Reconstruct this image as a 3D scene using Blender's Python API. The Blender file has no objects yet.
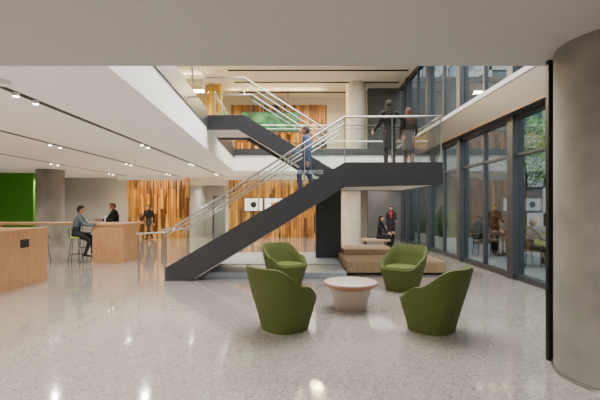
import bpy, bmesh, math, random
from mathutils import Vector, Matrix
random.seed(7)
scene = bpy.context.scene

# ------------------------------------------------------------------ materials
def newmat(name):
    m = bpy.data.materials.new(name); m.use_nodes = True
    nt = m.node_tree
    return m, nt, nt.nodes["Principled BSDF"]

def mat(name, col, rough=0.5, metal=0.0, var=0.0, scale=8.0, bump=0.0, emit=None, estr=0.0, coat=0.0, spec=None):
    m, nt, b = newmat(name)
    b.inputs["Roughness"].default_value = rough
    b.inputs["Metallic"].default_value = metal
    if spec is not None: b.inputs["Specular IOR Level"].default_value = spec
    if coat: b.inputs["Coat Weight"].default_value = coat
    tc = nt.nodes.new("ShaderNodeTexCoord")
    nz = nt.nodes.new("ShaderNodeTexNoise"); nz.inputs["Scale"].default_value = scale
    nz.inputs["Detail"].default_value = 6
    nt.links.new(tc.outputs["Object"], nz.inputs["Vector"])
    rp = nt.nodes.new("ShaderNodeValToRGB")
    v = var
    rp.color_ramp.elements[0].position = .3; rp.color_ramp.elements[1].position = .7
    rp.color_ramp.elements[0].color = (col[0]*(1-v), col[1]*(1-v), col[2]*(1-v), 1)
    rp.color_ramp.elements[1].color = (min(1,col[0]*(1+v)), min(1,col[1]*(1+v)), min(1,col[2]*(1+v)), 1)
    nt.links.new(nz.outputs["Fac"], rp.inputs["Fac"])
    nt.links.new(rp.outputs["Color"], b.inputs["Base Color"])
    if bump:
        bp = nt.nodes.new("ShaderNodeBump"); bp.inputs["Strength"].default_value = bump
        bp.inputs["Distance"].default_value = 0.01
        nt.links.new(nz.outputs["Fac"], bp.inputs["Height"])
        nt.links.new(bp.outputs["Normal"], b.inputs["Normal"])
    if emit:
        b.inputs["Emission Color"].default_value = (*emit, 1)
        b.inputs["Emission Strength"].default_value = estr
    return m

def glassmat(name, tint=(.93,.97,.96), boost=1.0):
    m = bpy.data.materials.new(name); m.use_nodes = True
    nt = m.node_tree; nt.nodes.clear()
    o = nt.nodes.new("ShaderNodeOutputMaterial")
    t = nt.nodes.new("ShaderNodeBsdfTransparent"); t.inputs[0].default_value = (*tint,1)
    g = nt.nodes.new("ShaderNodeBsdfGlossy"); g.inputs["Roughness"].default_value = .02
    g.inputs[0].default_value = (.9,.95,1,1)
    f = nt.nodes.new("ShaderNodeFresnel"); f.inputs[0].default_value = 1.45
    mu = nt.nodes.new("ShaderNodeMath"); mu.operation='MULTIPLY'; mu.inputs[1].default_value=boost
    mx = nt.nodes.new("ShaderNodeMixShader")
    nt.links.new(f.outputs[0], mu.inputs[0]); nt.links.new(mu.outputs[0], mx.inputs[0])
    nt.links.new(t.outputs[0], mx.inputs[1]); nt.links.new(g.outputs[0], mx.inputs[2])
    nt.links.new(mx.outputs[0], o.inputs[0])
    return m

def terrazzo():
    m, nt, b = newmat("terrazzo")
    L = nt.links
    tc = nt.nodes.new("ShaderNodeTexCoord")
    v1 = nt.nodes.new("ShaderNodeTexVoronoi"); v1.inputs["Scale"].default_value = 52
    v2 = nt.nodes.new("ShaderNodeTexVoronoi"); v2.inputs["Scale"].default_value = 110
    nz = nt.nodes.new("ShaderNodeTexNoise"); nz.inputs["Scale"].default_value = .6
    for n in (v1,v2,nz): L.new(tc.outputs["Object"], n.inputs["Vector"])
    def ramp(stops):
        r = nt.nodes.new("ShaderNodeValToRGB"); r.color_ramp.interpolation='CONSTANT'
        e = r.color_ramp.elements
        while len(e) < len(stops): e.new(1)
        for i,(p,c) in enumerate(stops): e[i].position=p; e[i].color=(*c,1)
        return r
    base=(.335,.298,.265)
    s1 = nt.nodes.new("ShaderNodeSeparateColor"); L.new(v1.outputs["Color"], s1.inputs[0])
    s2 = nt.nodes.new("ShaderNodeSeparateColor"); L.new(v2.outputs["Color"], s2.inputs[0])
    r1 = ramp([(0,(.13,.105,.09)),(.06,(.22,.19,.16)),(.14,base),(.86,(.47,.44,.41))])
    r2 = ramp([(0,(.17,.145,.125)),(.10,base),(.84,(.45,.42,.39))])
    L.new(s1.outputs[0], r1.inputs[0]); L.new(s2.outputs[0], r2.inputs[0])
    mx = nt.nodes.new("ShaderNodeMix"); mx.data_type='RGBA'; mx.inputs[0].default_value=.5
    L.new(r1.outputs[0], mx.inputs[6]); L.new(r2.outputs[0], mx.inputs[7])
    r3 = nt.nodes.new("ShaderNodeValToRGB")
    r3.color_ramp.elements[0].position=.35; r3.color_ramp.elements[0].color=(.90,.90,.90,1)
    r3.color_ramp.elements[1].position=.65; r3.color_ramp.elements[1].color=(1,1,1,1)
    L.new(nz.outputs["Fac"], r3.inputs[0])
    m2 = nt.nodes.new("ShaderNodeMix"); m2.data_type='RGBA'; m2.blend_type='MULTIPLY'; m2.inputs[0].default_value=1
    L.new(mx.outputs[2], m2.inputs[6]); L.new(r3.outputs[0], m2.inputs[7])
    L.new(m2.outputs[2], b.inputs["Base Color"])
    b.inputs["Roughness"].default_value=.10
    b.inputs["Specular IOR Level"].default_value=.9
    b.inputs["Coat Weight"].default_value=.8
    b.inputs["Coat Roughness"].default_value=.05
    b.inputs["Coat IOR"].default_value=1.5
    return m

def woodmat(name, col, rough=.4):
    m, nt, b = newmat(name); L=nt.links
    tc = nt.nodes.new("ShaderNodeTexCoord")
    mp = nt.nodes.new("ShaderNodeMapping"); mp.inputs["Scale"].default_value=(9,9,.8)
    nz = nt.nodes.new("ShaderNodeTexNoise"); nz.inputs["Scale"].default_value=3; nz.inputs["Detail"].default_value=6
    L.new(tc.outputs["Object"], mp.inputs[0]); L.new(mp.outputs[0], nz.inputs["Vector"])
    rp = nt.nodes.new("ShaderNodeValToRGB")
    rp.color_ramp.elements[0].position=.3; rp.color_ramp.elements[0].color=(col[0]*.75,col[1]*.72,col[2]*.68,1)
    rp.color_ramp.elements[1].position=.7; rp.color_ramp.elements[1].color=(*col,1)
    L.new(nz.outputs["Fac"], rp.inputs[0]); L.new(rp.outputs[0], b.inputs["Base Color"])
    b.inputs["Roughness"].default_value=rough
    return m

M = {}
M['terr']=terrazzo()
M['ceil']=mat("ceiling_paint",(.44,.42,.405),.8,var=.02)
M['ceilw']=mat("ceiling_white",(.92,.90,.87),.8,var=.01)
M['ceilu']=mat("ceiling_upper_paint",(.48,.46,.43),.8,var=.01)
M['wall']=mat("wall_paint",(.36,.36,.35),.8,var=.03)
M['walllt']=mat("wall_light",(.60,.56,.50),.8,var=.03)
M['walldk']=mat("wall_dark",(.075,.07,.068),.6,var=.1)
M['green']=mat("green_wall_paint",(.05,.24,.008),.6,var=.08)
M['steel']=mat("dark_steel",(.034,.036,.040),.42,.2,var=.08)
M['black']=mat("black_metal",(.012,.012,.014),.4,.3)
M['stain']=mat("stainless",(.38,.37,.35),.30,1.0)
M['glass']=glassmat("balustrade_glass",(.955,.98,.97),.30)
M['wglass']=glassmat("window_glass",(.84,.89,.88),.20)
M['conc']=mat("concrete",(.205,.187,.163),.75,var=.30,scale=1.6,bump=.3)
M['conc2']=mat("concrete_light",(.50,.45,.38),.75,var=.08,scale=3)
M['w1']=woodmat("oak_light",(.44,.20,.032))
M['w2']=woodmat("oak_mid",(.27,.11,.018))
M['w3']=woodmat("oak_dark",(.085,.032,.008))
M['w4']=woodmat("oak_pale",(.60,.33,.07))
M['tab']=woodmat("table_oak",(.40,.215,.10),.35)
M['bench']=woodmat("bench_oak",(.40,.28,.16),.45)
M['carpet']=mat("platform_stone",(.30,.35,.39),.45,var=.05)
M['tread']=mat("tread_stone",(.4,.38,.35),.5,var=.05)
M['soff']=mat("soffit_paint",(.75,.73,.70),.7)
M['olive']=mat("olive_upholstery",(.060,.076,.009),.85,var=.15,scale=60,bump=.15)
M['olive2']=mat("olive_cushion",(.082,.106,.012),.85,var=.12,scale=60,bump=.15)
M['ctop']=mat("coffee_table_top",(.44,.36,.30),.35)
M['crim']=mat("coffee_table_rim",(.30,.13,.065),.4)
M['cbody']=mat("coffee_table_body",(.37,.29,.23),.4)
M['gold']=mat("gold_screen",(.56,.34,.06),.5,var=.15,scale=2)
M['lamp']=mat("lamp_lens",(1,1,1),.5,emit=(1,.93,.8),estr=30)
M['white']=mat("white_plastic",(.8,.8,.8),.4)
M['pave']=mat("paving",(.17,.16,.15),.8,var=.15,scale=2)
M['leaf']=mat("leaves",(.09,.17,.025),.6,var=.4,scale=4)
M['leaf2']=mat("grass_leaves",(.10,.16,.035),.6,var=.4,scale=4)
M['bark']=mat("bark",(.12,.09,.06),.9,var=.3,scale=10)
M['facade']=mat("facade_stone",(.34,.34,.33),.8,var=.05)
M['fglass']=mat("facade_glass",(.07,.10,.13),.12,.3)
M['lawn']=mat("lawn",(.07,.13,.025),.9,var=.3,scale=2)
M['lime']=mat("lime_seat",(.22,.36,.03),.5)

# ------------------------------------------------------------------ builder
class B:
    def __init__(s): s.v=[];s.f=[];s.m=[];s.mats=[]
    def mi(s,m):
        if m not in s.mats: s.mats.append(m)
        return s.mats.index(m)
    def add(s,vs,fs,m):
        o=len(s.v); k=s.mi(m)
        s.v+= [tuple(v) for v in vs]
        for f in fs: s.f.append(tuple(i+o for i in f)); s.m.append(k)
    def box(s,x0,x1,y0,y1,z0,z1,m):
        vs=[(x,y,z) for z in (z0,z1) for y in (y0,y1) for x in (x0,x1)]
        s.add(vs,[(0,2,3,1),(4,5,7,6),(0,1,5,4),(2,6,7,3),(0,4,6,2),(1,3,7,5)],m)
    def prismY(s,poly,y0,y1,m):
        n=len(poly)
        vs=[(a,y0,b) for a,b in poly]+[(a,y1,b) for a,b in poly]
        fs=[tuple(range(n)),tuple(range(2*n-1,n-1,-1))]+[(i,(i+1)%n,n+(i+1)%n,n+i) for i in range(n)]
        s.add(vs,fs,m)
    def prismZ(s,poly,z0,z1,m):
        n=len(poly)
        vs=[(a,b,z0) for a,b in poly]+[(a,b,z1) for a,b in poly]
        fs=[tuple(range(n)),tuple(range(2*n-1,n-1,-1))]+[(i,(i+1)%n,n+(i+1)%n,n+i) for i in range(n)]
        s.add(vs,fs,m)
    def cyl(s,p0,p1,r0,r1,m,n=12,round_=False,flat=1.0,wx=None):
        p0=Vector(p0);p1=Vector(p1);d=p1-p0
        L=d.length
        if L<1e-6: d=Vector((0,0,1))
        d=d.normalized()
        w=Vector(wx) if wx else Vector((1,0,0))
        if abs(w.dot(d))>.95: w=Vector((0,1,0))
        w=(w-d*w.dot(d)).normalized(); u=d.cross(w)
        rings=[]
        if round_:
            for a in (80,60,30): rings.append((p0-d*r0*math.sin(math.radians(a))*min(1,flat+.2),r0*math.cos(math.radians(a))))
        rings.append((p0,r0)); rings.append((p1,r1))
        if round_:
            for a in (30,60,80): rings.append((p1+d*r1*math.sin(math.radians(a))*min(1,flat+.2),r1*math.cos(math.radians(a))))
        vs=[];fs=[]
        for c,r in rings:
            for i in range(n):
                t=2*math.pi*i/n
                vs.append(c+w*r*math.cos(t)+u*r*flat*math.sin(t))
        for k in range(len(rings)-1):
            for i in range(n):
                j=(i+1)%n
                fs.append((k*n+i,k*n+j,(k+1)*n+j,(k+1)*n+i))
        fs.append(tuple(range(n-1,-1,-1))); fs.append(tuple((len(rings)-1)*n+i for i in range(n)))
        s.add(vs,fs,m)
    def lathe(s,prof,c,m,n=32):
        vs=[];fs=[]
        for r,z in prof:
            for i in range(n):
                t=2*math.pi*i/n; vs.append((c[0]+r*math.cos(t),c[1]+r*math.sin(t),c[2]+z))
        for k in range(len(prof)-1):
            for i in range(n):
                j=(i+1)%n; fs.append((k*n+i,k*n+j,(k+1)*n+j,(k+1)*n+i))
        fs.append(tuple(range(n-1,-1,-1))); fs.append(tuple((len(prof)-1)*n+i for i in range(n)))
        s.add(vs,fs,m)
    def ball(s,c,r,m,nu=16,nv=10,fn=None,rot=None,keep=None):
        if not hasattr(r,'__len__'): r=(r,r,r)
        vs=[];fs=[]
        for k in range(nv+1):
            p=math.pi*k/nv
            for i in range(nu):
                t=2*math.pi*i/nu
                v=Vector((math.sin(p)*math.cos(t),math.sin(p)*math.sin(t),math.cos(p)))
                if fn: v=fn(v)
                v=Vector((v.x*r[0],v.y*r[1],v.z*r[2]))
                if rot: v=rot@v
                vs.append(v+Vector(c))
        for k in range(nv):
            for i in range(nu):
                j=(i+1)%nu; f=(k*nu+i,(k+1)*nu+i,(k+1)*nu+j,k*nu+j)
                fs.append(f)
        s.add(vs,fs,m)
    def build(s,name,loc=(0,0,0),rz=0,bevel=0,smooth=None,subsurf=0,parent=None,scale=1):
        me=bpy.data.meshes.new(name)
        me.from_pydata(s.v,[],s.f)
        for m in s.mats: me.materials.append(m)
        for p,k in zip(me.polygons,s.m): p.material_index=k
        bm=bmesh.new(); bm.from_mesh(me)
        bmesh.ops.remove_doubles(bm,verts=bm.verts,dist=1e-5)
        bmesh.ops.recalc_face_normals(bm,faces=bm.faces)
        bm.to_mesh(me); bm.free()
        if smooth is not None:
            for p in me.polygons: p.use_smooth=True
            me.set_sharp_from_angle(angle=math.radians(smooth))
        o=bpy.data.objects.new(name,me); scene.collection.objects.link(o)
        o.location=loc; o.rotation_euler=(0,0,math.radians(rz)); o.scale=(scale,)*3
        if bevel:
            b=o.modifiers.new("bevel",'BEVEL'); b.width=bevel; b.segments=2; b.limit_method='ANGLE'
        if subsurf:
            b=o.modifiers.new("sub",'SUBSURF'); b.levels=subsurf; b.render_levels=subsurf
        if parent: o.parent=parent
        return o
def simple(name,x0,x1,y0,y1,z0,z1,m,**k):
    b=B(); b.box(x0,x1,y0,y1,z0,z1,m); return b.build(name,**k)

# ------------------------------------------------------------------ shell
CZ=3.13; F2=4.0; TZ=7.3
GX=4.8
XL=lambda y:-2.09-.057*(y-4.34)
simple("floor",-17,GX+.1,-6,25,-.2,0,M['terr'])
# ground-floor ceiling / second floor slab, around the stair opening
b=B()
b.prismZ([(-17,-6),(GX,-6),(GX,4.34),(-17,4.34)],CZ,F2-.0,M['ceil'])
b.build("ceiling")
b=B()
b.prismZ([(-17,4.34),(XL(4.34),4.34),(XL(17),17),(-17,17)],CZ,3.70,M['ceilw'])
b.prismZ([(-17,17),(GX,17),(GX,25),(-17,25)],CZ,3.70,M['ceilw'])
b.prismZ([(-17,4.34),(XL(4.34),4.34),(XL(17),17),(-17,17)],3.70,F2,M['walllt'])
b.prismZ([(-17,17),(GX,17),(GX,25),(-17,25)],3.70,F2,M['walllt'])
b.build("ceiling_lounge")
# dark fascia trim of the upper floor at opening
b=B()
b.prismZ([(XL(4.34),4.34),(XL(4.34)+.03,4.34),(XL(10.5)+.03,10.5),(XL(10.5),10.5)],3.70,F2+.12,M['steel'])
b.prismZ([(XL(12),12),(XL(12)+.03,12),(XL(17)+.03,17),(XL(17),17)],3.70,F2+.12,M['steel'])
b.box(XL(17),GX,16.97,17.0,3.80,F2+.08,M['steel'])
b.build("trim_1")
simple("ceiling_upper",-17,GX+.1,-6,25,TZ,TZ+.2,M['ceilu'])
simple("wall_left",-17.2,-17,-6,25,0,TZ,M['walllt'])
simple("wall_front",-17,GX+.1,-6.2,-6,0,TZ,M['walllt'])
b=B()
b.box(-17,-5.8,21,21.2,0,TZ,M['wall'])
b.box(-5.8,-3.9,24.8,25,0,CZ,M['walllt'])
b.box(-5.8,-3.9,21,21.2,2.75,TZ,M['walllt'])
b.box(-3.9,GX+.1,21,21.2,0,TZ,M['walllt'])
b.box(-5.9,-5.8,21.2,24.8,0,CZ,M['walllt']); b.box(-3.9,-3.8,21.2,24.8,0,CZ,M['walllt'])
b.build("wall_back")
b=B(); b.box(3.25,GX,19.2,19.4,0,TZ,M['walldk']); b.box(GX,10.5,19.35,19.6,0,TZ+.6,M['walldk']); b.build("wall_partition")  # outdoor wing is added to darken the view through the end bay
b=B(); b.box(-14.9,-12.0,18.0,18.2,0,CZ,M['green']); b.build("wall_green")
# wall between column and glazing near the right
simple("wall_right",GX,GX+.2,-6,4.3,0,TZ,M['walllt'])
simple("trim_2",2.585,2.66,4.16,4.21,0,CZ,M['black'])
# added valances that keep the wall washers out of the floor reflections
b=B(); b.box(-9.0,-5.8,19.70,19.74,CZ-.20,CZ,M['ceilw']); b.box(-3.75,.8,19.70,19.74,CZ-.20,CZ,M['ceilw']); b.build("washer_shield")

# wood slatted walls
def slats(name,x0,x1,z0,z1,y):
    b=B(); x=x0
    tones=[M['w1'],M['w2'],M['w3'],M['w4'],M['w1'],M['w2'],M['w4']]
    b.box(x0,x1,y-.02,y,z0,z1,M['w3'])
    rows=3; hz=(z1-z0)/rows
    while x<x1-.04:
        w=random.choice((.06,.09,.12,.16)); w=min(w,x1-x)
        off=random.choice((0,.2,.45))
        cuts=[z0]+[z0+hz*(k+off) for k in range(rows) if z0+.1<z0+hz*(k+off)<z1-.1]+[z1]
        for a,c in zip(cuts[:-1],cuts[1:]):
            d=random.choice((.02,.06,.12))
            b.box(x+.012,x+w-.012,y-.02-d,y-.015,a+.006,c-.006,random.choice(tones))
        x+=w
    b.build(name)
slats("slatted_wood_panel",-9.0,-5.8,0,CZ-.01,21)
slats("slatted_wood_panel",-3.75,.8,0,CZ-.01,21)
slats("slatted_wood_panel",-3.6,1.4,F2,6.95,21)
# wavy golden screen upstairs
b=B(); n=120; vs=[];fs=[]
for i in range(n+1):
    x=-7.5+i*3.9/n; yy=18.6+.12*math.sin(x*14)
    vs+=[(x,yy,F2),(x,yy,TZ)]
for i in range(n): fs.append((2*i,2*i+1,2*i+3,2*i+2))
b.add(vs,fs,M['gold']); b.build("wavy_screen",smooth=60)
# upstairs soffit lighting beams
b=B()
for y in (16.6,18.2,19.8): b.box(-3,4.5,y,y+.08,TZ-.04,TZ,M['black'])
b.build("trim_3")

# ------------------------------------------------------------------ columns
def column(name,x,y,r,z0,z1,m,joints=()):
    b=B(); prof=[(r,z0)]
    for j in joints: prof+=[(r,j-.008),(r-.004,j-.003),(r-.004,j+.003),(r,j+.008)]
    prof+=[(r,z1)]
    b.lathe(prof,(x,y,0),m,64)
    return b.build(name,smooth=40)
column("concrete_column",3.06,3.75,.58,0,CZ,M['conc'])
b=B(); b.lathe([(.60,0),(.60,.03),(.585,.03)],(3.06,3.75,0),M['stain'],48); b.build("trim_4",smooth=40)
column("concrete_column",2.58,19.9,.5,0,CZ,M['conc2'])
column("concrete_column",2.58,18.5,.45,F2,TZ,M['conc2'])
column("concrete_column",-10.3,16.5,.52,0,CZ,M['conc'])

# ------------------------------------------------------------------ glazing
ys=[4.36,6.0,8.93,11.85,14.8,17.7,19.2]
SPB,SPT=3.62,4.42
for i in range(len(ys)-1):
    b=B(); y0,y1=ys[i],ys[i+1]
    st=M['steel']
    w=.12
    b.box(GX-.12,GX+.14,y0-w,y0+w,0,TZ,st)
    # bottom & head frames
    for z0,z1 in ((0,.12),(SPB-.08,SPB),(SPT,SPT+.1),(TZ-.15,TZ)): b.box(GX-.06,GX+.10,y0+w,y1-w,z0,z1,st)
    ym=(y0+y1)/2
    b.box(GX-.03,GX+.07,ym-.035,ym+.035,.12,SPB-.08,st)
    b.box(GX-.03,GX+.07,ym-.035,ym+.035,SPT+.1,TZ-.15,st)
    b.box(GX-.03,GX+.07,y0+w,y1-w,2.72,2.78,st)
    b.box(GX+.01,GX+.03,y0+w,y1-w,.12,SPB-.08,M['wglass'])
    b.box(GX+.01,GX+.03,y0+w,y1-w,SPT+.1,TZ-.15,M['wglass'])
    b.build("window_%d"%(i+1))
b=B(); b.box(GX-.28,GX-.06,4.36,19.2,SPB,SPT,M['steel']); b.box(GX-.06,GX+.12,4.36,19.2,SPB,SPT,M['steel'])
b.box(GX-.30,GX-.28,4.36,19.2,SPT-.12,SPT,M['wall']); b.box(GX-.30,GX-.28,4.36,19.2,SPB,SPB+.05,M['w3'])
b.build("trim_5")

# ------------------------------------------------------------------ staircase
YN=8.65; LZ=2.50
b=B()
st=M['steel']
near=[(-2.92,0),(-2.38,0),(.97,2.03),(3.09,2.08),(3.09,2.57),(.97,2.57),(-2.92,.28)]
b.prismY(near,YN,YN+.06,st)
far=[(-2.92,0),(-2.38,0),(.97,2.03),(.97,2.57),(-2.92,.28)]
b.prismY(far,10.24,10.30,st)
# treads
n=15
for i in range(n-1):
    x=-2.92+i*.278; z=LZ*(i+1)/n
    b.box(x,x+.30,YN+.06,10.24,z-.045,z,M['tread'])
    b.box(x,x+.02,YN+.06,10.24,z-LZ/n,z-.045,M['tread'])
b.prismY([(-2.3,.02),(.97,2.03),(.97,2.10),(-2.3,.10)],YN+.06,10.24,M['soff'])
# landing
b.box(.97,3.09,YN+.06,12.0,2.10,LZ,M['soff'])
b.box(.98,3.07,YN+.06,11.98,LZ,LZ+.004,M['tread'])
b.box(3.03,3.09,YN+.06,12.0,2.08,2.57,st)
b.box(.97,3.09,12.0,12.06,2.08,2.57,st)
# second flight
up=[(.97,2.08),(.97,2.57),(.80,2.62),(-1.45,F2+.0),(-2.45,F2+.0),(-2.45,3.62),(-1.62,3.62)]
b.prismY(up,10.44,10.50,st); b.prismY(up,12.0,12.06,st)
for i in range(8):
    x=.80-i*.28; z=LZ+(i+1)*(F2-LZ)/9
    b.box(x-.30,x,10.50,12.0,z-.045,z,M['tread']); b.box(x-.02,x,10.5,12,z-.17,z-.045,M['tread'])
b.box(-2.5,-1.42,10.5,12.0,3.68,F2,M['soff'])
b.prismY([(-1.5,3.68),(.97,2.12),(.97,2.18),(-1.5,3.74)],10.5,12.0,M['soff'])
# glass + rails
g=M['glass']; s=M['stain']
def rail(p,r=.022):
    for a,c in zip(p[:-1],p[1:]): b.cyl(a,c,r,r,s,10,True)
gy=YN+.03
b.prismY([(-3.52,0.02),(-2.94,.02),(-2.94,1.0),(-3.52,1.0)],gy,gy+.012,g)
b.prismY([(-2.92,.30),(.97,2.58),(.97,3.5),(-2.92,1.05)],gy-.006,gy+.006,g)
b.prismY([(.99,2.58),(3.05,2.58),(3.05,3.52),(.99,3.52)],gy-.006,gy+.006,g)
b.prismY([(-2.92,.30),(.97,2.58),(.97,3.5),(-2.92,1.05)],10.27,10.282,g)
b.box(3.055,3.067,YN+.04,12.0,2.58,3.52,g); b.box(.99,3.05,12.02,12.032,2.58,3.52,g)
rail([(-3.55,gy,1.02),(-2.92,gy,1.05),(.97,gy,3.55),(3.06,gy,3.57),(3.06,12.03,3.57),(.97,12.03,3.57)])
rail([(-3.0,gy+.09,.93),(.97,gy+.09,3.42)],.016)
rail([(-3.55,10.27,1.02),(-2.92,10.27,1.05),(.97,10.27,3.55)])
rail([(-3.0,10.18,.93),(.97,10.18,3.42)],.016)
for y in (gy,10.27):
    for x in (-3.5,-2.9): b.cyl((x,y,0),(x,y,1.0),.018,.018,s,8)
for x in (-1.9,-.9,.1,.97): 
    t=(x+2.92)/3.89; b.cyl((x,gy,.28+t*2.29),(x,gy,1.03+t*2.5),.012,.012,s,8)
for x in (2.0,3.06): b.cyl((x,gy,2.57),(x,gy,3.56),.012,.012,s,8)
for yy in (10.47,12.03):
    b.prismY([(.8,2.66),(-1.45,F2+.02),(-1.45,F2+.95),(.8,3.52)],yy-.006,yy+.006,g)
    b.prismY([(-1.46,F2+.02),(-2.40,F2+.02),(-2.40,F2+.95),(-1.46,F2+.95)],yy-.006,yy+.006,g)
    rail([(.97,yy,3.50),(.8,yy,3.54),(-1.45,yy,F2+.98),(-2.42,yy,F2+.98)])
    rail([(.8,yy+.08,3.40),(-1.45,yy+.08,F2+.84)],.016)
b.build("staircase",smooth=35)
# second floor guards
b=B()
def guard(p,q):
    p=Vector(p);q=Vector(q); d=(q-p).normalized(); nn=Vector((d.y,-d.x,0))*.006
    vs=[p-nn,q-nn,q+nn,p+nn]; up=Vector((0,0,1))
    vv=[v+up*.12 for v in vs]+[v+up*1.05 for v in vs]
    b.add(vv,[(0,1,2,3),(4,5,6,7),(0,1,5,4),(1,2,6,5),(2,3,7,6),(3,0,4,7)],g)
    b.cyl(p+up*1.08,q+up*1.08,.022,.022,s,8,True)
    b.cyl(p+up*.92+nn*8,q+up*.92+nn*8,.014,.014,s,8,True)
    k=int((q-p).length/1.5)
    for i in range(k+1):
        c=p+(q-p)*i/max(1,k); b.cyl(c,c+up*1.06,.015,.015,s,8)
guard((XL(4.4)-.04,4.4,F2),(XL(10.4)-.04,10.4,F2))
guard((XL(12.1)-.04,12.1,F2),(XL(16.9)-.04,17.04,F2))
guard((XL(17),17.05,F2),(4.5,17.05,F2))
b.build("balustrade")
# platform + stair support + bench
b=B(); b.box(-2.3,1.05,9.0,10.2,0,.13,M['carpet']); b.box(-2.3,1.05,10.2,12.8,0,.15,M['carpet']); b.build("stone_platform",bevel=.01)
simple("stair_support_wall",.45,1.17,11.4,11.7,.15,2.10,M['steel'],bevel=.01)
b=B()
b.box(1.1,3.45,9.4,12.4,.05,.31,M['bench']); b.box(1.14,3.41,9.45,12.36,0,.05,M['black'])
b.box(1.2,2.6,10.9,12.3,.31,.44,M['bench'])
b.build("wood_bench_platform",bevel=.012)

# ------------------------------------------------------------------ lounge chairs
def sm(a,e0,e1):
    t=max(0,min(1,(a-e0)/(e1-e0))); return t*t*(3-2*t)
def lounge_chair(x,y,rz):
    b=B(); N=56; rows=[]
    def H(a): return .84-.24*sm(a,38,88)-.17*sm(a,92,138)
    def rad(ph,n=2.7):
        c=abs(math.cos(ph));q=abs(math.sin(ph)); return 1/((c**n+q**n)**(1/n))
    def R(z): return .265+.140*sm(z,-.15,.62)+.03*sm(z,.5,.9)
    spec=[('o',0,-.03),('o',.0,0)]+[('o',t,0) for t in (.03,.2,.4,.6,.8,.94)]+[('r',0,0),('r2',0,0)]+[('i',t,0) for t in (.06,.35,.7,1)]+[('s',.75,0),('s',.4,0),('s',.02,0)]
    vs=[];fs=[]
    for kind,t,off in spec:
        for i in range(N):
            ph=2*math.pi*i/N; a=math.degrees(min(ph,2*math.pi-ph)); h=H(a); k=rad(ph)
            back=1-sm(a,40,110)
            if kind=='o': z=h*t; r=(R(z)+off)
            elif kind=='r': z=h; r=R(h)-.012
            elif kind=='r2': z=h+.004; r=R(h)-.045
            elif kind=='i': z=h-.03+(.395-(h-.03))*t; r=R(z)-.075-.03*t
            else: z=.395; r=(R(.395)-.105)*t
            lean=.16*back*max(0,z-.40) if kind!='s' else 0
            vs.append((math.sin(ph)*r*k*1.04,-math.cos(ph)*(r*k+lean)-0.0,z))
    nr=len(spec)
    for q in range(nr-1):
        for i in range(N):
            j=(i+1)%N; fs.append((q*N+i,q*N+j,(q+1)*N+j,(q+1)*N+i))
    fs.append(tuple(range(N))); 
    fs.append(tuple((nr-1)*N+i for i in range(N)))
    b.add(vs,fs,M['olive'])
    # cushion
    vs=[];fs=[]
    cs=[(.27,.38),(.292,.40),(.298,.43),(.285,.46),(.2,.475),(.08,.48),(.005,.48)]
    for r,z in cs:
        for i in range(N):
            ph=2*math.pi*i/N; k=rad(ph,3.2); vs.append((math.sin(ph)*r*k*.96,-math.cos(ph)*r*k*1.0+.035,z))
    for q in range(len(cs)-1):
        for i in range(N):
            j=(i+1)%N; fs.append((q*N+i,q*N+j,(q+1)*N+j,(q+1)*N+i))
    fs.append(tuple(range(N)))
    b.add(vs,fs,M['olive2'])
    return b.build("lounge_chair",loc=(x,y,0),rz=rz,smooth=50)
lounge_chair(-.20,5.30,-48)
lounge_chair(-.28,8.15,-140)
lounge_chair(1.98,7.75,140)
lounge_chair(1.73,5.26,48)
b=B()
b.lathe([(.24,0),(.25,.015),(.27,.12),(.30,.24),(.345,.34),(.36,.36)],(0,0,0),M['cbody'],48)
b.lathe([(.36,.34),(.415,.375),(.425,.40),(.42,.412)],(0,0,0),M['crim'],48)
b.lathe([(.42,.412),(.418,.425),(.41,.43)],(0,0,0),M['ctop'],48)
b.build("coffee_table",loc=(.80,6.32,0),smooth=40)

# ------------------------------------------------------------------ left tables
b=B(); t=M['tab']
b.box(-5.66,-5.56,6.6,8.82,0,1.1,t); b.box(-9.5,-5.56,6.6,8.82,1.1,1.15,t); b.box(-9.5,-9.4,6.6,8.82,0,1.1,t)
b.box(-5.56,-5.552,7.95,8.2,.78,.95,M['black'])
b.build("bar_table",bevel=.006)
b=B()
b.box(-5.95,-5.87,11.45,12.5,0,1.06,t); b.box(-5.95,-5.05,11.45,11.51,0,1.06,t); b.box(-5.13,-5.05,11.45,12.5,0,1.06,t)
b.box(-9.8,-5.05,12.05,13.0,1.06,1.12,t); b.box(-5.95,-5.05,11.42,12.05,1.06,1.12,t); b.box(-9.8,-9.7,12.05,13.0,0,1.06,t)
b.build("bar_table",bevel=.006)
def stool(x,y,rz=0,seat='lime'):
    b=B()
    b.lathe([(.15,.70),(.18,.71),(.19,.73),(.185,.75),(.15,.755)],(0,0,0),M[seat],24)
    for a in range(4):
        t=math.radians(45+90*a); c,s_=math.cos(t),math.sin(t)
        b.cyl((c*.22,s_*.22,0),(c*.12,s_*.12,.71),.010,.010,M['black'],8)
        t2=t+math.pi/2
        b.cyl((c*.19,s_*.19,.25),(math.cos(t2)*.19,math.sin(t2)*.19,.25),.008,.008,M['black'],8)
    b.cyl((-.15,-.12,.74),(-.17,-.15,.98),.009,.009,M['black'],8); b.cyl((.15,-.12,.74),(.17,-.15,.98),.009,.009,M['black'],8)
    b.cyl((-.17,-.15,.98),(.17,-.15,.98),.022,.022,M[seat],8,True)
    b.build("bar_stool",loc=(x,y,0),rz=rz,smooth=40)
stool(-6.42,11.45,-75); stool(-7.35,11.4,0,'black'); stool(-8.3,11.4,0,'black'); stool(-7.2,13.4,180,'black')
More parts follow.
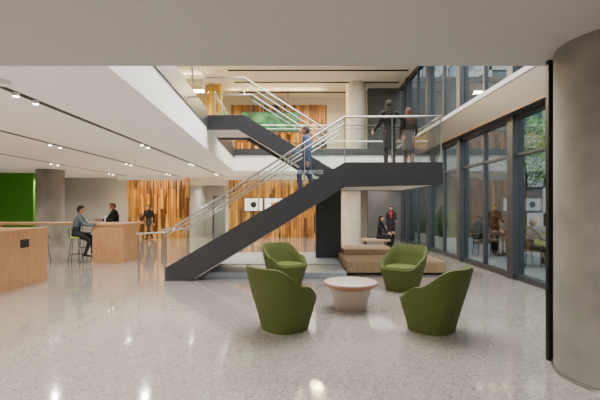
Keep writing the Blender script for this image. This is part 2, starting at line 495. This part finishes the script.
# laptop
b=B(); b.box(-.16,.16,-.11,.11,0,.018,M['white'])
b.prismY([(-.16,.0),(.16,.0),(.16,.22),(-.16,.22)],.11,.122,M['white']); b.build("laptop",loc=(-6.15,12.35,1.122),rz=-60)
b=B(); b.lathe([(.03,0),(.038,.1),(.04,.1)],(0,0,0),M['white'],16); b.build("paper_cup",loc=(-6.55,12.25,1.122))

# ------------------------------------------------------------------ displays
def screen_mat():
    m,nt,bs=newmat("green_display"); L=nt.links
    tc=nt.nodes.new("ShaderNodeTexCoord"); nz=nt.nodes.new("ShaderNodeTexNoise"); nz.inputs["Scale"].default_value=1.8
    L.new(tc.outputs["Object"],nz.inputs["Vector"])
    r=nt.nodes.new("ShaderNodeValToRGB"); e=r.color_ramp.elements
    e[0].position=.35;e[0].color=(.005,.07,.02,1); e[1].position=.7;e[1].color=(.25,.5,.2,1)
    k=e.new(.52);k.color=(.01,.26,.07,1)
    L.new(nz.outputs["Fac"],r.inputs[0]); L.new(r.outputs[0],bs.inputs["Emission Color"]); bs.inputs["Emission Strength"].default_value=1.3
    bs.inputs["Base Color"].default_value=(.01,.02,.01,1); return m
M['gscr']=screen_mat()
M['wscr']=mat("white_display",(.5,.5,.5),.3,emit=(.85,.9,1),estr=1.0)
M['orange']=mat("orange_mark",(.7,.2,.03),.5,emit=(.8,.25,.05),estr=.5)
b=B(); b.box(-2.95,-.02,19.95,20.05,5.34,6.36,M['black']); b.box(-2.9,-.07,19.94,19.95,5.39,6.31,M['gscr'])
for x in (-2.4,-.6): b.cyl((x,20,6.3),(x,20,7.3),.02,.02,M['black'],8)
b.build("video_display")
for i,x in enumerate((-2.90,-1.86)):
    b=B(); b.box(x,x+.98,20.78,20.86,1.38,2.08,M['black']); b.box(x+.03,x+.95,20.77,20.78,1.41,2.05,M['wscr'])
    if i==0: b.cyl((x+.49,20.76,1.72),(x+.49,20.77,1.72),.16,.16,M['black'],20)
    else: b.box(x+.35,x+.63,20.76,20.77,1.55,1.85,M['orange'])
    b.build("wall_display")
# door in back corridor
b=B(); b.box(-5.3,-4.4,24.72,24.8,0,2.2,M['wall']); b.box(-5.36,-5.3,24.7,24.8,0,2.26,M['steel']); b.box(-4.4,-4.34,24.7,24.8,0,2.26,M['steel']); b.box(-5.36,-4.34,24.7,24.8,2.2,2.26,M['steel'])
b.cyl((-4.52,24.68,.95),(-4.52,24.68,1.2),.015,.015,M['stain'],8); b.build("door_1")

# ------------------------------------------------------------------ ceiling slots + lamps
b=B()
for x in (-3.8,-6.0,-8.6): b.box(x-.05,x+.05,4.6,20.5,CZ-.006,CZ,M['black'])
b.build("lighting_track")
b=B()
for x in (-3.8,-6.0,-8.6):
    for y in (5.35,5.75,9.6,10.0,13.8,14.2,18,18.4):
        b.cyl((x,y,CZ-.05),(x,y,CZ-.006),.045,.045,M['white'],12)
        b.cyl((x,y,CZ-.055),(x,y,CZ-.05),.036,.036,M['lamp'],12)
b.build("track_spotlight")
b=B(); b.lathe([(.09,0),(.07,.05)],(-3.6,4.85,CZ-.05),M['white'],20); b.build("smoke_detector",smooth=40)

# ------------------------------------------------------------------ outside
simple("terrace_ground",GX+.1,60,-20,80,-.25,-.02,M['pave'])
simple("lawn",9.5,15.8,5,60,-.02,.02,M['lawn'])
b=B(); b.box(16,45,34,60,0,22,M['fglass'])
for k in range(7):
    z=k*3.3; b.box(15.9,45.1,33.85,60.1,z,z+1.1,M['facade'])
for i in range(13): b.box(16+i*2.3,16.25+i*2.3,33.85,34.1,0,22,M['facade'])
for i in range(12): b.box(15.85,16.1,34+i*2.3,34.25+i*2.3,0,22,M['facade'])
b.build("office_building")
b=B(); b.box(24,45,2,30,0,16,M['fglass'])
for k in range(5):
    z=k*3.3; b.box(23.9,45.1,1.9,30.1,z,z+1.0,M['facade'])
for i in range(13): b.box(23.88,24.1,2+i*2.3,2.25+i*2.3,0,16,M['facade'])
b.build("office_building")
def tree(x,y,h,r,n=1800):
    b=B(); b.cyl((0,0,0),(0.1,0,h*.55),.10,.06,M['bark'],8)
    for k in range(6):
        a=k*1.05; b.cyl((.05,0,h*.35+k*.15),(math.cos(a)*r*.6,math.sin(a)*r*.6,h*.6+k*.2),.04,.015,M['bark'],6)
    vs=[];fs=[]
    for i in range(n):
        while True:
            p=Vector((random.uniform(-1,1),random.uniform(-1,1),random.uniform(-1,1)))
            if p.length<1 and p.length>.35: break
        p=Vector((p.x*r,p.y*r,h*.68+p.z*h*.34))
        u=Vector((random.gauss(0,1),random.gauss(0,1),random.gauss(0,1))).normalized(); w=u.orthogonal().normalized(); sz=random.uniform(.07,.15)
        o=len(vs); vs+=[p-u*sz,p-w*sz*.5,p+u*sz,p+w*sz*.5]; fs.append((o,o+1,o+2,o+3))
    b.add(vs,fs,M['leaf']); b.build("tree",loc=(x,y,0.02))
for x,y,h,r in ((10.5,14.5,6.5,1.8),(12.8,18.0,6,1.8),(13.5,24,7,2.2),(12,30,7,2.2),(14,21,7,2.3),(13,27,8,2.4)): tree(x,y,h,r)
b=B(); vs=[];fs=[]
for i in range(1800):
    x=random.uniform(5.6,6.6);y=random.uniform(15.5,19); a=random.uniform(0,6.28); h=random.uniform(.6,1.4); dx,dy=.25*math.cos(a),.25*math.sin(a)
    o=len(vs); vs+=[(x,y,.35),(x+.025,y+.01,.35),(x+dx,y+dy,.35+h)]; fs.append((o,o+1,o+2))
b.add(vs,fs,M['leaf2']); b.box(5.5,6.7,15.4,19.2,-.02,.4,M['facade']); b.build("planter_with_grasses")

# ------------------------------------------------------------------ people
def vox(b,size):
    me=bpy.data.meshes.new("tmp"); me.from_pydata(b.v,[],b.f)
    bm=bmesh.new(); bm.from_mesh(me); bmesh.ops.recalc_face_normals(bm,faces=bm.faces); bm.to_mesh(me); bm.free()
    o=bpy.data.objects.new("tmp",me); scene.collection.objects.link(o)
    r=o.modifiers.new("r",'REMESH'); r.mode='VOXEL'; r.voxel_size=size
    s_=o.modifiers.new("s",'SMOOTH'); s_.factor=.5; s_.iterations=4
    dg=bpy.context.evaluated_depsgraph_get(); ev=o.evaluated_get(dg); m2=bpy.data.meshes.new_from_object(ev)
    vs=[tuple(v.co) for v in m2.vertices]; fs=[tuple(p.vertices) for p in m2.polygons]
    bpy.data.objects.remove(o); bpy.data.meshes.remove(me); bpy.data.meshes.remove(m2)
    return vs,fs
pm={}
def pmat(col,rough=.8):
    k=tuple(col)+(rough,)
    if k not in pm: pm[k]=mat("cloth_%d"%len(pm),col,rough,var=.1,scale=25,spec=.25)
    return pm[k]
SKIN=(.38,.20,.13)
def person(name,x,y,z,yaw,H=1.72,legs=((0,0),(0,0)),arms=((5,8,10),(5,8,10)),lean=0,seat=None,top=(.02,.02,.025),bottom=(.02,.02,.025),
           shoe=(.01,.01,.01),skin=SKIN,hair=(.012,.008,.006),long=False,skirt=0,coat=0,turn=0,female=False,tights=None,nod=0,sleeve=True,scarf=None,bulk=1.0,skirtcol=None):
    u=Vector((0,math.sin(math.radians(lean)),math.cos(math.radians(lean))))
    T,Bt,Sh,Sk,Hr=pmat(top),pmat(bottom),pmat(shoe,.4),pmat(skin,.55),pmat(hair,.85)
    SK=pmat(skirtcol) if skirtcol else T
    thl=.24*H; shl=.235*H; X=Vector((1,0,0))
    P=Vector((0,0,0)); bones=[]
    fem=.9 if female else 1
    sw=.100*H*fem*(1+(bulk-1)*.5)
    waist=P+u*.10*H; chest=P+u*.20*H; nb=P+u*.285*H
    wr=(.078 if not female else .066)*H*bulk
    bones+= [(P-u*.015*H,waist,(.088 if not female else .092)*H,wr,.68,Bt if not skirt else SK)]
    bones+= [(waist,chest,wr,.096*H*fem*bulk,.68,T),(chest,nb,.096*H*fem*bulk,.055*H,.68,T)]
    neck=nb+u*.045*H
    bones.append((nb,neck,.034*H*fem,.030*H*fem,1,Sk))
    feet=[]
    legm=pmat(tights) if tights else Bt
    for sd,(a,k) in zip((-1,1),legs):
        hip=P+X*sd*.048*H-Vector((0,0,.01*H))
        a1=math.radians(a); a2=math.radians(a-k)
        kn=hip+Vector((0,math.sin(a1)*thl,-math.cos(a1)*thl))
        an=kn+Vector((0,math.sin(a2)*shl,-math.cos(a2)*shl))
        bones+=[(hip,kn,.054*H,.036*H,1,legm),(kn,kn+(an-kn)*.35,.035*H,.034*H,1,legm),(kn+(an-kn)*.35,an,.034*H,.022*H,1,legm)]
        fa=a2*.6; toe=an+Vector((0,math.cos(fa)*.105*H,math.sin(fa)*.105*H-.018*H)); heel=an+Vector((0,-.02*H,-.018*H))
        bones+=[(an,heel,.023*H,.022*H,1,Sh),(heel,toe,.023*H,.019*H,.8,Sh)]
        feet.append(min(an.z,toe.z,heel.z)-.020*H)
    hands=[]
    for sd,(a,o,e) in zip((-1,1),arms):
        S=P+u*.268*H+X*sd*sw
        bones.append((nb-u*.012*H,S,.036*H,.036*H*fem,1,T))
        a=math.radians(a);o=math.radians(o);e=math.radians(e)
        d1=Vector((sd*math.sin(o),math.sin(a)*math.cos(o),-math.cos(a)*math.cos(o)))
        o2=o*.35
        d2=Vector((sd*math.sin(o2),math.sin(a+e)*math.cos(o2),-math.cos(a+e)*math.cos(o2)))
        E=S+d1*.172*H; W=E+d2*.142*H
        bones+=[(S,E,.033*H*fem*bulk,.027*H*fem*bulk,1,T),(E,W,.027*H*fem*bulk,.018*H*fem*bulk,1,T if sleeve else Sk)]
        hands.append((sd,W,d2))
    if skirt: bones.append((P+u*.05*H,P-Vector((0,0,skirt*H)),.080*H,.098*H,.80,SK))
    if coat: bones.append((P+u*.10*H,P-Vector((0,0,coat*H)),.080*H*bulk,.100*H*bulk,.75,T))
    if scarf:
        bones.append((nb-u*.02*H+Vector((0,.02*H,0)),nb+u*.012*H,.052*H,.044*H,.9,pmat(scarf)))
        bones.append((nb-u*.01*H+Vector((0,.045*H,0)),chest-u*.03*H+Vector((0,.065*H,0)),.022*H,.026*H,.6,pmat(scarf)))
    bb=B()
    for p0,p1,r0,r1,fl,m in bones: bb.cyl(p0,p1,r0,r1,m,14,m is not SK or not skirt or (p1-p0).length<.2*H,fl,(1,0,0))
    vs,fs=vox(bb,.013)
    b=B(); off=0; k=[b.mi(m) for m in (T,Bt,Sh,Sk,Hr)]
    b.v=list(vs)
    for f in fs:
        c=Vector((0,0,0))
        for i in f: c+=Vector(vs[i])
        c/=len(f); best=None
        for p0,p1,r0,r1,fl,m in bones:
            d=p1-p0; t=max(0,min(1,(c-p0).dot(d)/max(1e-9,d.length_squared)))
            q=c-(p0+d*t); r=r0+(r1-r0)*t
            if fl<1:
                q=Vector((q.x,q.y/fl,q.z))
            dd=q.length-r
            if best is None or dd<best[0]-.002: best=(dd,m)
        b.f.append(f); b.m.append(b.mi(best[1]))
    # hands
    for sd,W,d in hands:
        w=Vector((0,1,0)); w=(w-d*w.dot(d)); 
        if w.length<.2: w=Vector((0,0,1))-d*d.z
        w.normalize(); nrm=d.cross(w)
        hl=.05*H
        b.cyl(W-d*.01,W+d*hl,.014*H,.021*H,Sk,10,True,.5,w)
        for i,(q,ln) in enumerate(((-1.5,.036),(-.5,.042),(.5,.044),(1.5,.040))):
            base=W+d*hl+w*q*.0095*H; mid=base+d*ln*H*.55-nrm*sd*.004*H; tip=mid+(d-nrm*sd*.7).normalized()*ln*H*.45
            b.cyl(base,mid,.0050*H,.0048*H,Sk,6,True); b.cyl(mid,tip,.0048*H,.0040*H,Sk,6,True)
        tb=W+d*.012*H+w*.016*H; tm=tb+(d+w*.8).normalized()*.028*H; b.cyl(tb,tm,.0075*H,.006*H,Sk,6,True); b.cyl(tm,tm+d*.02*H,.006*H,.005*H,Sk,6,True)
    # head
    hc=neck+Vector((0,.012*H,.048*H))+Vector((0,math.sin(math.radians(nod))*.02*H,0))
    R=Matrix.Rotation(math.radians(turn),3,'Z')@Matrix.Rotation(-math.radians(nod),3,'X')
    hr=(.045*H,.055*H,.066*H)
    def hf(v):
        t=max(0,-v.z); return Vector((v.x*(1-.32*t),v.y*(1-.22*t) + .06*t,v.z))
    b.ball(hc,hr,Sk,20,14,hf,R)
    def L(px,py,pz): return hc+R@Vector((px*H,py*H,pz*H))
    b.cyl(L(0,.052,.006),L(0,.062,-.014),.005*H,.009*H,Sk,8,True)
    for sd in (-1,1):
        b.ball(L(sd*.017,.047,.004),(.0075*H,.006*H,.005*H),pmat((.7,.7,.68),.3),8,6,None,R)
        b.ball(L(sd*.017,.0525,.004),(.0035*H,.002*H,.0035*H),pmat((.02,.015,.01),.3),8,6,None,R)
        b.cyl(L(sd*.010,.053,.014),L(sd*.026,.049,.014),.002*H,.0015*H,Hr,6,True)
        b.ball(L(sd*.046,-.002,-.004),(.005*H,.010*H,.016*H),Sk,8,6,None,R)
    b.cyl(L(-.012,.0505,-.032),L(.012,.0505,-.032),.003*H,.003*H,pmat((.35,.12,.10),.5),6,True)
    # hair cap: covers top, back and sides, leaves the face open
    nu,nv=24,16; vs=[];fs=[]
    g_=1.10 if not long else 1.16
    for kk in range(nv+1):
        p=math.pi*kk/nv
        for i in range(nu):
            t=2*math.pi*i/nu; v=Vector((math.sin(p)*math.cos(t),math.sin(p)*math.sin(t),math.cos(p)))
            v2=hf(v); vs.append(hc+R@Vector((v2.x*hr[0]*g_,v2.y*hr[1]*g_-.003*H,v2.z*hr[2]*g_+.002*H)))
    for kk in range(nv):
        for i in range(nu):
            j=(i+1)%nu; p=math.pi*(kk+.5)/nv; t=2*math.pi*(i+.5)/nu
            vz=math.cos(p); vy=math.sin(p)*math.sin(t)
            lim=.52 if vy>.35 else (.0 if vy>-.05 else (-.55 if not long else -.95))
            if vz>lim: fs.append((kk*nu+i,(kk+1)*nu+i,(kk+1)*nu+j,kk*nu+j))
    b.add(vs,fs,Hr)
    if long:
        b.cyl(L(0,-.022,.012),L(0,-.052,-.125),.052*H,.050*H,Hr,16,True,.55,R@X)
        for sd in (-1,1): b.cyl(L(sd*.040,-.010,.015),L(sd*.046,-.012,-.10),.017*H,.014*H,Hr,8,True)
    zz = z - min(feet) if seat is None else z+seat+.062*H
    return b.build(name,loc=(x,y,zz),rz=yaw,smooth=60)

BLK=(.006,.006,.007)
# women on the landing
person("woman_in_black_dress",2.18,9.75,LZ,15,1.74,legs=((3,2),(-3,4)),arms=((15,14,50),(28,62,25)),top=BLK,female=True,long=True,skirt=.23,tights=(.03,.018,.014),turn=-25,bulk=1.2)
person("woman_in_dark_coat",2.74,10.1,LZ,-10,1.64,legs=((4,2),(-4,3)),arms=((10,8,40),(10,8,60)),top=(.020,.013,.011),female=True,long=True,hair=(.055,.022,.010),skirt=.22,skirtcol=(.04,.036,.036),tights=(.16,.085,.06),turn=10,bulk=1.12)
# man walking down the stairs
person("man_in_blue_shirt",.16,9.55,LZ*11/15,78,1.74,legs=((24,30),(-8,12)),arms=((-15,10,15),(35,12,45)),top=(.04,.07,.16),bottom=(.03,.042,.08),shoe=(.03,.02,.015),hair=(.05,.035,.03),turn=0,nod=12,bulk=1.18)
# people behind the stair
person("woman_in_red_scarf",3.78,16.6,0,170,1.68,legs=((3,2),(-4,4)),arms=((10,8,70),(5,8,20)),top=(.02,.012,.016),bottom=BLK,female=True,long=True,coat=.10,scarf=(.22,.02,.03))
person("seated_visitor",2.95,14.9,0,-120,1.68,legs=((86,82),(80,90)),arms=((25,10,50),(25,10,50)),lean=6,seat=.42,top=BLK,bottom=BLK,female=True,long=True)
b=B(); b.box(2.3,3.3,14.55,15.2,.34,.42,M['bench']); b.box(2.35,2.43,14.6,15.15,0,.34,M['black']); b.box(3.17,3.25,14.6,15.15,0,.34,M['black']); b.build("low_bench",bevel=.01)
# walking man at the back left
person("man_in_dark_suit",-7.3,19.3,0,160,1.78,legs=((20,8),(-16,18)),arms=((-15,8,15),(20,8,60)),top=BLK,bottom=(.02,.02,.025),hair=(.04,.025,.02),bulk=1.12)
# men at the bar table
person("man_in_grey_shirt",-6.42,11.45,0,-68,1.76,legs=((74,70),(62,80)),arms=((38,8,50),(40,8,50)),lean=10,seat=.75,top=(.07,.09,.11),bottom=(.012,.014,.018),nod=12,bulk=1.1)
person("man_in_black_jacket",-6.15,13.40,0,130,1.80,legs=((4,4),(-4,4)),arms=((30,8,60),(30,8,60)),lean=8,top=BLK,bottom=BLK,hair=(.09,.05,.03),nod=14,bulk=1.12)
# outdoor diners
def ochair(x,y,rz):
    b=B(); m=M['black']
    b.box(-.22,.22,-.2,.22,.42,.45,m)
    for sx in (-.2,.2):
        b.cyl((sx,.2,0),(sx,.18,.43),.013,.013,m,8); b.cyl((sx,-.24,0),(sx,-.18,.43),.013,.013,m,8); b.cyl((sx,-.18,.43),(sx,-.27,.82),.013,.013,m,8)
    for z in (.56,.66,.76): b.box(-.2,.2,-.27+(.8-z)*.2,-.25+(.8-z)*.2,z,z+.05,m)
    b.build("patio_chair",loc=(x,y,-.02),rz=rz,smooth=40)
def otable(x,y):
    b=B(); b.lathe([(.36,.70),(.38,.71),(.38,.73),(.36,.735)],(0,0,0),M['black'],28); b.cyl((0,0,.02),(0,0,.71),.03,.03,M['black'],12); b.lathe([(.24,0),(.22,.025),(.03,.04)],(0,0,0),M['black'],24)
    b.build("patio_table",loc=(x,y,-.02),smooth=40)
def diner(name,x,y,yaw,**k):
    ochair(x,y,yaw); person(name,x,y,-.02,yaw,1.72,legs=((86,84),(82,78)),arms=((35,10,55),(35,10,60)),lean=8,seat=.45,**k)
otable(6.75,13.3)
diner("seated_man_outdoors",6.05,13.3,-90,top=(.06,.065,.08),bottom=BLK)
diner("seated_woman_outdoors",7.45,13.5,95,top=BLK,bottom=BLK,female=True,long=True)
person("standing_man_outdoors",7.2,14.8,-.02,170,1.76,legs=((3,2),(-3,3)),arms=((20,8,60),(5,8,15)),top=(.015,.015,.02),bottom=BLK)
otable(6.95,10.9)
diner("seated_man_outdoors",6.25,10.9,-90,top=(.14,.16,.18),bottom=BLK,hair=(.3,.28,.25))
diner("seated_woman_outdoors",7.6,11.2,95,top=(.04,.03,.04),bottom=BLK,female=True,long=True)

# ------------------------------------------------------------------ lights
K=3.7
def area(name,loc,sx,sy,pw,col=(1,.96,.9),rot=(0,0,0)):
    l=bpy.data.lights.new(name,'AREA'); l.shape='RECTANGLE'; l.size=sx; l.size_y=sy; l.energy=pw*K; l.color=col
    o=bpy.data.objects.new(name,l); scene.collection.objects.link(o); o.location=loc; o.rotation_euler=[math.radians(a) for a in rot]
    return o
area("atrium_fill",(1.2,9,TZ-.05),6,6,450,(1,.97,.94))  # unseen fill lamp added over the stair opening to brighten the lobby
area("upper_ceiling_lamp",(-.5,15.2,TZ-.05),5,1.2,130,(1,.93,.82))
area("lobby_fill",(-2,0.2,CZ-.03),6,2.0,105)  # fill lamp added under the near ceiling, out of view
area("lobby_fill",(-8,0.5,CZ-.03),5,2.5,115)  # second added fill, unseen, for the left side
area("wood_wall_washer",(-1.4,19.9,CZ-.03),4.2,.15,62,(1,.72,.36),(-25,0,0))
area("wood_wall_washer",(-7.4,19.9,CZ-.03),3.2,.15,54,(1,.72,.36),(-25,0,0))
area("wood_wall_washer",(-1.2,19.7,TZ-.06),4.6,.2,180,(1,.72,.36),(-25,0,0))
area("screen_washer",(-5.6,17.3,TZ-.06),3,.2,150,(1,.74,.38),(-30,0,0))
def spot(x,y,pw,z=CZ-.07,ang=150,col=(1,.93,.82)):
    l=bpy.data.lights.new("spot_lamp",'SPOT'); l.energy=pw*K; l.spot_size=math.radians(ang); l.spot_blend=1; l.shadow_soft_size=.05; l.color=col
    o=bpy.data.objects.new("spot_lamp",l); scene.collection.objects.link(o); o.location=(x,y,z)
for x in (-3.8,-6.0,-8.6,-11.5):
    for y in (5.55,9.8,14,18.2): spot(x,y,100)
for y in (18.5,): 
    for x in (-2,0.8,3.8): spot(x,y,60)
spot(-4.85,23,60)
sun=bpy.data.lights.new("sun",'SUN'); sun.energy=3; sun.angle=.2; so=bpy.data.objects.new("sun",sun); scene.collection.objects.link(so)
so.rotation_euler=(math.radians(35),math.radians(-30),0)

w=bpy.data.worlds.new("sky"); scene.world=w; w.use_nodes=True
nt=w.node_tree; bg=nt.nodes["Background"]
sk=nt.nodes.new("ShaderNodeTexSky"); sk.sky_type='PREETHAM'; sk.turbidity=6; sk.sun_direction=(.3,-.4,.8)
mx=nt.nodes.new("ShaderNodeMix"); mx.data_type='RGBA'; mx.inputs[0].default_value=.75
mx.inputs[7].default_value=(.70,.76,.82,1)
nt.links.new(sk.outputs[0],mx.inputs[6]); nt.links.new(mx.outputs[2],bg.inputs[0]); bg.inputs[1].default_value=2.6

# ------------------------------------------------------------------ camera
cam=bpy.data.cameras.new("camera"); co=bpy.data.objects.new("camera",cam); scene.collection.objects.link(co)
cam.sensor_width=36; cam.lens=24; cam.shift_y=7/600
co.location=(0,0,1.6); co.rotation_euler=(math.radians(90),0,0); cam.clip_start=.05
scene.camera=co
